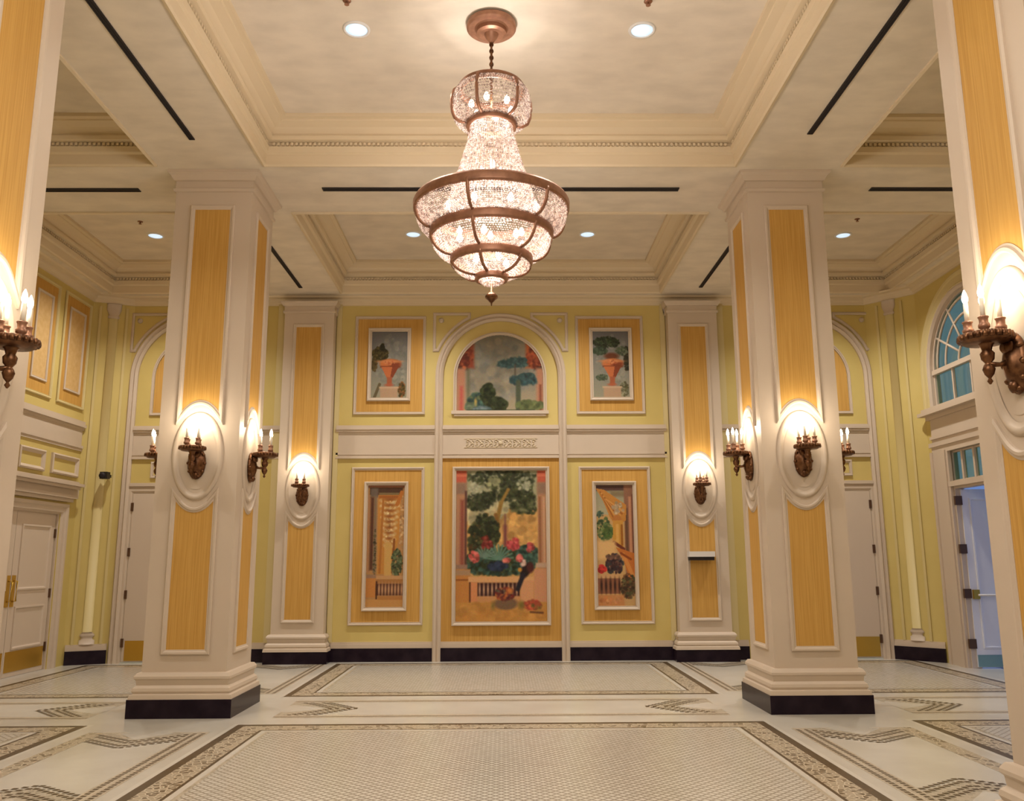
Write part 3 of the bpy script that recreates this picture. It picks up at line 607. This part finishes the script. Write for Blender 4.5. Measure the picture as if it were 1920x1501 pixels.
MB().face((-5.75, 12.34, 2.635), (.2, -1, 0)).lathe([(.045, -.01), (.045, .02), (.02, .03)], 16).build('lens', ['slot'], t)
MB().top((-5.735, 12.40, 0)).box(-.02, .03, .03, .13, 2.62, 2.66).build('bracket', ['blackp'], t)

# ------------------------------------------------------------------ right wall: glazed door, transom and arched window
G = lambda: MB().face((XW, 0, 0), (-1, 0, 0))               # u = -y
t = struct_empty('window_1', (XW, BC, 3.5))
b = G(); b.sweep([(-BC-.96, 3.50)]+archpath(-BC, .96, 3.50, 3.99)[:-1], [(-.05, .002), (-.05, .04), (-.02, .05), (.004, .02), (.004, -.025), (.035, -.025), (.035, -.065), (.004, -.065), (.004, -.118)]); b.build('window_frame', ['cream'], t)
b = G(); b.box(-BC-.95, -BC+.95, 3.955, 4.02, -.07, .0); b.build('transom_bar', ['cream'], t)
b = G()
for u in (-.46, 0, .46): b.box(-BC+u-.016, -BC+u+.016, 3.52, 3.97, -.06, -.025)
for i in range(1, 6):
    a = PI*i/6; b.tube([(-BC+.28*math.cos(a), 4.0+.28*math.sin(a), -.04), (-BC+.94*math.cos(a), 4.0+.94*math.sin(a), -.04)], .017, 6)
for r in (.28, .62, .85): b.tube([(-BC+r*math.cos(PI*i/24), 4.0+r*math.sin(PI*i/24), -.04) for i in range(25)], .018, 6)
b.build('glazing_bar', ['cream'], t)
G().poly(archpath(-BC, .95, 3.51, 3.99), -.056, -.050).build('pane', ['glass'], t)
b = G(); b.sweep(archpath(-BC, 1.20, 3.44, 3.99, 32), [(0, 0), (0, .03), (.02, .045), (.05, .04), (.07, .03), (.16, .03), (.18, .045), (.2, .03), (.2, 0)], closed=False); trim(b, ['ycream'])
b = G()
for (z0, z1, w, e) in ((3.44, 3.49, .10, .05), (3.39, 3.44, .14, .09), (3.33, 3.39, .06, .02), (2.90, 3.33, .03, -.05), (3.05, 3.09, .05, -.03), (2.94, 3.0, .06, 0.0), (2.87, 2.94, .04, -.04)): b.box(-BC-1.12-e, -BC+1.12+e, z0, z1, 0, w)
trim(b, ['cream'])
t = struct_empty('window_2', (XW, BC, 2.4))
G().sweep(rect(-11.55, -10.13, 2.425, 2.845), [(.004, .002), (.004, -.03), (.025, -.03), (.025, -.07), (.004, -.07), (.004, -.118)]).build('window_frame', ['cream'], t)
b = G()
for u in (-11.27, -10.98, -10.70, -10.41): b.box(u-.02, u+.02, 2.425, 2.845, -.07, -.02)
b.build('glazing_bar', ['cream'], t); G().box(-11.54, -10.14, 2.43, 2.84, -.056, -.050).build('pane', ['glass'], t)
b = G()
for a0, a1, w in ((0, .06, .06), (.06, .27, .04), (.27, .32, .055), (.32, .41, .065), (.41, .455, .045)):
    b.box(-11.955+a0, -11.955+a1, 0, 2.87, 0, w); b.box(-9.73-a1, -9.73-a0, 0, 2.87, 0, w)
b.box(-11.5, -10.18, 2.845, 2.87, 0, .045)
b.box(-11.60, -10.08, 2.36, 2.43, 0, .05); trim(b, ['cream'])
t = struct_empty('door_4', (XW, 11.5, 0))
G().box(-11.497, -11.47, 0, 2.367, -.12, .004).box(-10.21, -10.183, 0, 2.367, -.12, .004).box(-11.47, -10.21, 2.33, 2.367, -.12, .004).build('door_frame', ['cream'], t)
lf = MB().face((XW, 11.455, 0), (0, -1, 0)).box(.06, .72, .015, 2.32, -.045, 0).build('leaf', ['leaf'], t)
MB().face((XW, 11.455, 0), (0, -1, 0)).sweep(rect(.16, .64, .25, 2.20), [(0, 0), (0, .012), (.02, .014), (.03, 0)]).build('panel_moulding', ['leaf'], lf)
MB().face((XW, 11.455, 0), (0, -1, 0)).box(.07, .71, .02, .17, 0, .006).build('kick_plate', ['teal'], lf)
MB().face((XW, 11.455, 0), (0, -1, 0)).tube([(.14, .93, 0), (.14, .93, .05), (.68, .93, .05), (.68, .93, 0)], .014).build('push_bar', ['grey'], lf)
MB().face((XW, 11.455, 0), (0, -1, 0)).box(.08, .16, .88, 1.0, 0, .04).build('latch', ['brass'], lf)
for z in (.31, .95, 1.53, 2.17): MB().face((XW, 11.455, 0), (0, -1, 0)).box(-.03, .065, z-.06, z+.06, -.02, .014).build('hinge', ['hinge'], t)
b = MB(); b.box(XW+.25, XW+9, YF, W+8, -.2, -.02); struct(b.build('floor_outside', ['stone'], None, (XW+4, 8, -.2)))

# ------------------------------------------------------------------ pillars and pilasters
ZM = 2.42
def face_parts(t, o, n, hw=.18, zb=.60, zt=4.96):
    fr = lambda: MB().face(o, n)
    A, B = .30, .55
    th = math.acos(hw/A)
    up = [(-hw, zt), (-hw, ZM+B*math.sin(th))]+arc(0, ZM, A, B, PI-th, th, 14)[1:-1]+[(hw, ZM+B*math.sin(th)), (hw, zt)]
    lo = [(hw, zb), (hw, ZM-B*math.sin(th))]+arc(0, ZM, A, B, -th, -PI+th, 14)[1:-1]+[(-hw, ZM-B*math.sin(th)), (-hw, zb)]
    PM = [(-.048, 0), (-.048, .014), (-.038, .024), (-.022, .022), (-.012, .012), (0, .009), (0, 0)]
    fr().poly(up, .002, .006).build('upper_panel', ['paper'], t); fr().poly(lo, .002, .006).build('lower_panel', ['paper'], t)
    fr().sweep(up, PM).build('panel_moulding', ['cream'], t); fr().sweep(lo, PM).build('panel_moulding', ['cream'], t)
    b = fr(); a, c = .2275, .41; N = 40
    E = lambda k: arc(0, ZM, a*k, c*k, 0, 2*PI, N)[:-1]
    b.sweep(E(1), [(-.022, .001), (-.020, .010), (-.006, .018), (.010, .020), (.020, .012), (.026, .006), (.045, .003)], smooth=True)
    b.poly(E(.80), .003)
    b.build('medallion', ['cream'], t)
def square(cx, cy, hx, hy): return [(cx-hx, cy-hy), (cx+hx, cy-hy), (cx+hx, cy+hy), (cx-hx, cy+hy)]
def base_prof(): return [(0, .40), (-.03, .395), (-.05, .365), (-.05, .345), (-.035, .33), (-.03, .285), (-.055, .262), (-.06, .235), (-.05, .215), (-.075, .205), (-.08, .166)]
def pillar(label, cx, cy, h=.392):
    t = thing('square_pillar', label, 'pillar', (cx, cy, 0), 'square pillars of the hall')
    MB().top().box(cx-h, cx+h, cy-h, cy+h, .17, ZS).build('shaft', ['cream'], t)
    MB().top().box(cx-h-.088, cx+h+.088, cy-h-.088, cy+h+.088, 0, .166).build('plinth', ['black'], t)
    MB().top().sweep(square(cx, cy, h, h), base_prof()).build('base_moulding', ['cream'], t)
    MB().top().sweep(square(cx, cy, h, h), [(0, ZS-.22), (-.02, ZS-.215), (-.024, ZS-.185), (-.006, ZS-.18), (-.006, ZS-.10), (-.025, ZS-.095), (-.05, ZS-.05), (-.075, ZS-.03), (-.08, ZS-.001)]).build('capital', ['cream'], t)
    for n in ((0, -1, 0), (1, 0, 0), (-1, 0, 0), (0, 1, 0)): face_parts(t, (cx+n[0]*h, cy+n[1]*h, 0), n)
    return t
pillar('square cream pillar with orange panels standing whole left of the chandelier', -PX, ROWS[0])
pillar('square cream pillar with orange panels standing whole right of the chandelier', PX, ROWS[0])
pillar('nearest square pillar, cropped by the left edge of the photo', -PX, ROWS[1])
pillar('nearest square pillar, cropped by the right edge of the photo', PX, 4.105)
YP = 12.42
def pilaster(label, cx, h=.37):
    t = thing('pilaster', label, 'pilaster', (cx, W, 0), 'pilasters on the end wall')
    MB().top().box(cx-h, cx+h, YP, W-.001, .17, ZS-.13).build('shaft', ['cream'], t)
    MB().top().box(cx-h-.075, cx+h+.075, YP-.075, W-.036, 0, .166).build('plinth', ['black'], t)
    P = [(cx-h, W-.04), (cx-h, YP), (cx+h, YP), (cx+h, W-.04)]
    MB().top().sweep(P, base_prof(), closed=False).build('base_moulding', ['cream'], t)
    MB().top().sweep(P, [(0, ZS-.30), (-.02, ZS-.295), (-.024, ZS-.265), (-.006, ZS-.26), (-.006, ZS-.19), (-.025, ZS-.185), (-.05, ZS-.15), (-.06, ZS-.121)], closed=False).build('capital', ['cream'], t)
    face_parts(t, (cx, YP, 0), (0, -1, 0), .185, .60, 4.86)
    return t
pilaster('cream pilaster with orange panels on the end wall, left of the drape mural', -2.885)
pilaster('cream end wall pilaster with a small grey box across its orange panel', 2.885)
t = thing('wall_box', 'small pale grey box with dark underside fixed across the right pilaster panel', 'wall box', (2.85, YP, 1.40))
MB().face((2.84, YP, 0), (0, -1, 0)).box(-.185, .185, 1.445, 1.52, .036, .16).box(-.15, .15, 1.40, 1.5, .006, .036).build('cover', ['grey'], t)
MB().face((2.84, YP, 0), (0, -1, 0)).box(-.175, .175, 1.395, 1.445, .036, .15).build('underside', ['slot'], t)

# ------------------------------------------------------------------ wall sconces
def make_sconce():
    t = thing('wall_sconce', 'x', 'wall lamp', (0, 0, 0))
    fr = lambda: MB().face((0, 0, 0), (0, -1, 0))
    b = fr(); b.lathe([(.085, .0), (.09, .012), (.075, .03), (.05, .045), (.045, .055), (.02, .07)], 20, 0, -.11, sy=1.75)
    b.lathe([(.04, .03), (.042, .05), (.02, .075)], 12, 0, -.03); b.lathe([(.028, .02), (.03, .045), (.01, .06)], 12, 0, -.225)
    for k in range(10):
        a = 2*PI*k/10; b.lathe([(.016, .005), (.016, .03), (.006, .04)], 8, .078*math.cos(a), -.11+.136*math.sin(a))
    bp = b.build('back_plate', ['bronze'], t)
    b = fr(); b.tube([(0, -.10, .05), (0, -.115, .09), (0, -.115, .15)], .013, 8, [.02, .011, .016]); b.build('arm', ['bronze'], t)
    b = MB().top((0, -.15, 0)); b.lathe([(.004, -.215), (.014, -.20), (.006, -.185), (.022, -.165), (.03, -.14), (.022, -.12), (.014, -.11), (.03, -.09), (.034, -.06), (.022, -.045), (.03, -.02), (.05, 0)], 14); b.build('stem', ['bronze'], t)
    b = MB().top((0, -.15, 0)); b.lathe([(.04, -.012), (.10, -.008), (.112, .004), (.118, .02), (.118, .036), (.106, .040), (.09, .030), (.03, .028)], 28)
    for k in range(24):
        a = 2*PI*k/24; b.lathe([(.012, .004), (.014, .018), (.010, .036)], 6, .116*math.cos(a), .116*math.sin(a))
    b.build('drip_tray', ['bronze'], t)
    for k in range(4):
        a = PI/4+PI/2*k+.25; u, v = .072*math.cos(a), .072*math.sin(a)
        MB().top((u, -.15+v, 0)).lathe([(.016, .028), (.012, .045), (.026, .055), (.027, .07), (.020, .075), (.021, .10), (.026, .108), (.024, .112)], 12).build('candle_cup', ['copper'], t)
        cd = MB().top((u, -.15+v, 0)).lathe([(.0115, .11), (.0115, .205)], 10).build('candle', ['candle'], t)
        MB().top((u, -.15+v, 0)).lathe([(.007, .205), (.014, .222), (.015, .235), (.010, .258), (.002, .278)], 10).build('bulb', ['bulb'], cd)
    return t
def copy_tree(o, parent=None):
    c = o.copy(); C.objects.link(c); c.parent = parent
    for ch in list(o.children): copy_tree(ch, c)
    return c
S0 = make_sconce(); first = True
HF = .392+.004; ZL = 2.455
def lamp(name, loc, col, power, r, kind='POINT'):
    l = bpy.data.lights.new(name, kind); l.energy = power; l.color = col; l.shadow_soft_size = r
    o = bpy.data.objects.new(name, l); C.objects.link(o); o.location = loc; return o
SW = []
def place(x, y, n, label, z=ZL):
    global first
    o = S0 if first else copy_tree(S0); first = False
    o.location = (x, y, z); o.rotation_euler = (0, 0, math.atan2(n[1], n[0])+PI/2)
    o['label'] = label; o['category'] = 'wall lamp'; o['group'] = 'candle wall lamps'
    SW.append((x+n[0]*.15, y+n[1]*.15, z+.30))
for s, nm in ((-1, 'left'), (1, 'right')):
    x = s*PX
    place(x, ROWS[0]-HF, (0, -1), 'bronze candle lamp in the front medallion of the whole %s pillar' % nm)
    place(x-s*HF, ROWS[0], (-s, 0), 'bronze candle lamp jutting from the inner face of the whole %s pillar' % nm)
    place(x+s*HF, ROWS[0], (s, 0), 'bronze candle lamp peeping past the outer face of the whole %s pillar' % nm)
    place(x-s*HF, 4.115 if s < 0 else 4.075, (-s, 0), 'large near bronze candle lamp, cropped at the %s edge of the photo' % nm)
    place(s*2.885, YP-.004, (0, -1), 'small far bronze candle lamp on the end wall pilaster, %s of the murals' % nm)
for i, p in enumerate(SW):
    lamp('sconce_light', p, (1, .86, .68), 5.6, .05)

# ------------------------------------------------------------------ chandelier
CX, CY = -.07, 6.41
t = thing('chandelier', 'large tiered crystal bead chandelier with copper rings hanging from the centre ceiling', 'chandelier', (CX, CY, ZC))
T = lambda: MB().top((CX, CY, 0))
T().lathe([(.19, ZC), (.205, ZC-.015), (.205, ZC-.05), (.19, ZC-.062), (.165, ZC-.055), (.14, ZC-.055), (.128, ZC-.068), (.125, ZC-.10), (.10, ZC-.112), (.06, ZC-.105), (.045, ZC-.14), (.015, ZC-.18)], 72, smooth=False).build('canopy', ['copper'], t)
b = T()
b.lathe([(.010, ZC-.14), (.010, 5.0)], 8)
z = ZC-.15; k = 0
while z > 5.27:
    pts = [(.014*math.cos(a)*(1 if k % 2 else 0), .014*math.cos(a)*(0 if k % 2 else 1), z-.016+.02*math.sin(a)) for a in [2*PI*i/10 for i in range(11)]]
    b.tube(pts, .006, 5); z -= .03; k += 1
b.build('chain', ['bronze'], t)
RINGS = [(.258, 5.19, .06), (.192, 4.885, .055), (.608, 4.165, .08), (.478, 3.935, .075), (.312, 3.725, .072), (.118, 3.585, .055)]
for r, z, h in RINGS: T().lathe([(r-.015, z-h/2), (r+.008, z-h/2), (r+.014, z-h/4), (r+.010, z), (r+.016, z+h/4), (r+.006, z+h/2), (r-.015, z+h/2), (r-.015, z-h/2)], 56, caps=False).build('ring', ['copper'], t)
def tier(r0, z0, r1, z1, bulge=1.):
    return lambda q: (r1+(r0-r1)*math.cos(q*PI/2)**bulge, z0+(z1-z0)*math.sin(q*PI/2))
BP = [(.258, 5.19), (.295, 5.165), (.313, 5.11), (.316, 5.04), (.308, 4.97), (.288, 4.92), (.245, 4.893), (.20, 4.89)]
def basket(q):
    x = q*(len(BP)-1); i = min(int(x), len(BP)-2); f_ = x-i; return (BP[i][0]*(1-f_)+BP[i+1][0]*f_, BP[i][1]*(1-f_)+BP[i+1][1]*f_)
neck = lambda q: (.165+.19*q**1.25, 4.885-.70*q)
TIERS = [('b', basket, 100, 19), ('n', neck, 74, 46), ('1', tier(.60, 4.15, .48, 3.965), 190, 18), ('2', tier(.468, 3.915, .315, 3.755), 144, 15), ('3', tier(.302, 3.705, .122, 3.605), 96, 13), ('4', tier(.10, 3.585, .02, 3.525), 30, 4)]
for nm, fn, ns, nb in TIERS:
    b = T()
    for i in range(ns):
        for j in range(nb):
            q = (j+.5)/nb; r, z = fn(q); a = 2*PI*(i+.5*(j % 2 if nm not in 'n' else 0))/ns
            r0, z0 = fn(max(0, q-.5/nb)); r1, z1 = fn(min(1, q+.5/nb)); ln = math.hypot(r1-r0, z1-z0)
            sz = min(.0125, 2*PI*r/ns*.50)*random.uniform(.8, 1.1)
            r += random.uniform(-.004, .004)
            b.bead((r*math.cos(a), r*math.sin(a), z), sz, max(ln*.46, .008))
    o = b.build('crystal_strands', ['crystal'], t); o['kind'] = 'stuff'
for fn, off in ((basket, -20), (TIERS[2][1], -16), (TIERS[3][1], -16), (TIERS[4][1], -15)):
    for k in range(6):
        a = math.radians(off-90+60*k)
        T().tube([((fn(q/14)[0]+.012)*math.cos(a), (fn(q/14)[0]+.012)*math.sin(a), fn(q/14)[1]) for q in range(15)], .014, 6).build('rib', ['copper'], t)
T().lathe([(.006, 3.54), (.008, 3.47), (.02, 3.465), (.035, 3.45), (.05, 3.435), (.05, 3.42), (.032, 3.405), (.02, 3.39), (.008, 3.38), (.003, 3.355)], 16).build('finial', ['bronze'], t)
for n, r, z in ((9, .40, 4.09), (6, .26, 3.88), (4, .13, 3.72), (3, .09, 4.50), (6, .17, 5.04)):
    for k in range(n):
        a = 2*PI*(k+.3)/n; T().lathe([(.004, z-.035), (.02, z-.02), (.026, z), (.018, z+.025), (.003, z+.045)], 10, r*math.cos(a), r*math.sin(a)).build('bulb', ['cbulb'], t)
CL = []
for k in range(3):
    a = 2*PI*k/3+.5; CL.append((CX+.33*math.cos(a), CY+.33*math.sin(a), 4.07, 20))
CL += [(CX, CY, 3.85, 17), (CX, CY, 4.52, 8.5), (CX, CY, 5.02, 17)]
for x, y, z, e in CL: lamp('chandelier_light', (x, y, z), (1, .90, .82), e, .07)

# ------------------------------------------------------------------ ceiling fittings
DLS = [(-1.205, 6.49, 'round blue-white downlight in the centre ceiling, left of the chandelier canopy'), (1.20, 6.49, 'round blue-white downlight in the centre ceiling, right of the chandelier canopy'),
       (-1.20, 11.07, 'small far downlight just left of the chandelier in the rear ceiling tray'), (1.185, 11.07, 'small far downlight just right of the chandelier in the rear ceiling tray'),
       (-4.73, 11.12, 'far downlight left of the whole left pillar, in the rear corner tray'), (4.725, 11.11, 'far downlight right of the whole right pillar, in the rear corner tray')]
for x, y, lab in DLS:
    t = thing('downlight', lab, 'ceiling light', (x, y, ZC), 'recessed downlights')
    MB().top((x, y, ZC)).lathe([(.115, -.001), (.112, -.012), (.095, -.014), (.09, -.004)], 28, caps=False).build('trim_ring', ['white'], t)
    MB().top((x, y, ZC)).lathe([(.092, -.006), (.05, -.009)], 28).build('lens', ['lens'], t)
def spot(x, y, e, ang=95, col=(1, .93, .84)):
    o = lamp('downlight_beam', (x, y, ZC-.03), col, e, .08, 'SPOT'); o.data.spot_size = math.radians(ang); o.data.spot_blend = .8
for x, y, _ in DLS: spot(x, y, 190 if y < 8 else 330, 125)
for x in (-4.73, 4.73): spot(x, 6.49, 190, 125)
for y in (1.9, -1.0):
    for x in (-4.73, -1.2, 1.2, 4.73): spot(x, y, 120, 130)
for x, y, lab in ((-1.22, 6.12, 'tiny ceiling sprinkler at the top edge, behind the left centre downlight'), (1.19, 6.12, 'tiny ceiling sprinkler at the top edge, behind the right centre downlight'), (-4.735, 10.63, 'tiny ceiling sprinkler in front of the far left corner downlight'), (4.69, 10.55, 'tiny ceiling sprinkler in front of the far right corner downlight')):
    t = thing('sprinkler_head', lab, 'sprinkler', (x, y, ZC), 'ceiling sprinklers')
    MB().top((x, y, ZC)).lathe([(.035, -.001), (.03, -.008), (.012, -.01)], 16).build('escutcheon', ['copper'], t)
    MB().top((x, y, ZC)).lathe([(.008, -.01), (.008, -.03), (.02, -.032), (.02, -.036)], 10).build('deflector', ['copper'], t)
def slot(label, x0, x1, y0, y1):
    t = thing('slot_vent', label, 'air vent', ((x0+x1)/2, (y0+y1)/2, ZS), 'black linear slot vents')
    b = MB().top(); b.box(x0, x1, y0, y1, ZS-.006, ZS-.001); b.build('opening', ['slot'], t)
    b = MB().top(); e = .006; b.sweep(rect(x0, x1, y0, y1), [(-e, ZS-.001), (-e, ZS-.010), (e, ZS-.010), (e, ZS-.006)]); b.build('edge', ['slot'], t)
    b = MB().top()
    if x1-x0 > y1-y0: b.box(x0, x1, (y0+y1)/2-.004, (y0+y1)/2+.004, ZS-.010, ZS-.006)
    else: b.box((x0+x1)/2-.004, (x0+x1)/2+.004, y0, y1, ZS-.010, ZS-.006)
    b.build('bar', ['slot'], t)
hl = .021
slot('long black slot vent slanting down the left beam to the whole left pillar', -PX-hl+.01, -PX+hl+.01, 5.22, 7.58)
slot('long black slot vent slanting down the right beam to the whole right pillar', PX-hl-.015, PX+hl-.015, 5.10, 7.46)
slot('black slot vent on the cross beam, passing behind the chandelier', -1.925, 1.935, 8.66, 8.73)
slot('black slot vent on the beam between the near and whole left pillars', -5.30, -3.92, 8.68, 8.75)
slot('black slot vent on the beam between the near and whole right pillars', 4.04, 5.35, 8.655, 8.725)
slot('short black slot vent leading to the end wall pilaster by the drape mural', -PX-hl, -PX+hl, 10.40, 12.08)
slot('short black slot vent leading to the end wall pilaster by the curtain mural', PX-hl, PX+hl, 10.40, 12.08)

# ------------------------------------------------------------------ added fill lamps with no fixtures, standing in for the unseen hall's lights
for y in (1.9,):
    for k in range(3): lamp('fill_light', (-.8+.8*k, y, 4.2), (1, .92, .83), 62, .25)

# ------------------------------------------------------------------ sky, camera, view
w = bpy.data.worlds.new('dusk_sky'); bpy.context.scene.world = w; w.use_nodes = True
w.node_tree.nodes['Background'].inputs['Color'].default_value = (.20, .33, .72, 1); w.node_tree.nodes['Background'].inputs['Strength'].default_value = .6
f, pi_, ya, ro, cx = 1599.866, .185689, .0115041, -.0047207, .0094281*1.4
Fw = Vector((math.sin(ya)*math.cos(pi_), math.cos(ya)*math.cos(pi_), math.sin(pi_))); Rt = Vector((math.cos(ya), -math.sin(ya), 0)); Up = Rt.cross(Fw)
R2 = Rt*math.cos(ro)+Up*math.sin(ro); U2 = -Rt*math.sin(ro)+Up*math.cos(ro)
cd = bpy.data.cameras.new('camera'); co = bpy.data.objects.new('camera', cd); C.objects.link(co)
cd.sensor_width = 36; cd.sensor_fit = 'HORIZONTAL'; cd.lens = f/1920*36; cd.clip_start = .05; cd.clip_end = 200
m = Matrix((R2, U2, -Fw)).transposed().to_4x4(); m.translation = Vector((cx, 0, 1.4)); co.matrix_world = m
sc = bpy.context.scene; sc.camera = co
sc.view_settings.view_transform = 'Standard'; sc.view_settings.look = 'None'; sc.view_settings.gamma = 1; sc.view_settings.use_curve_mapping = False
sc.view_settings.exposure = 0.2
try:
    sc.cycles.use_denoising = True; sc.cycles.max_bounces = 8; sc.cycles.diffuse_bounces = 5; sc.cycles.transparent_max_bounces = 24
    sc.cycles.sample_clamp_indirect = 4; sc.cycles.sample_clamp_direct = 0; sc.cycles.caustics_reflective = False; sc.cycles.caustics_refractive = False
except Exception: pass
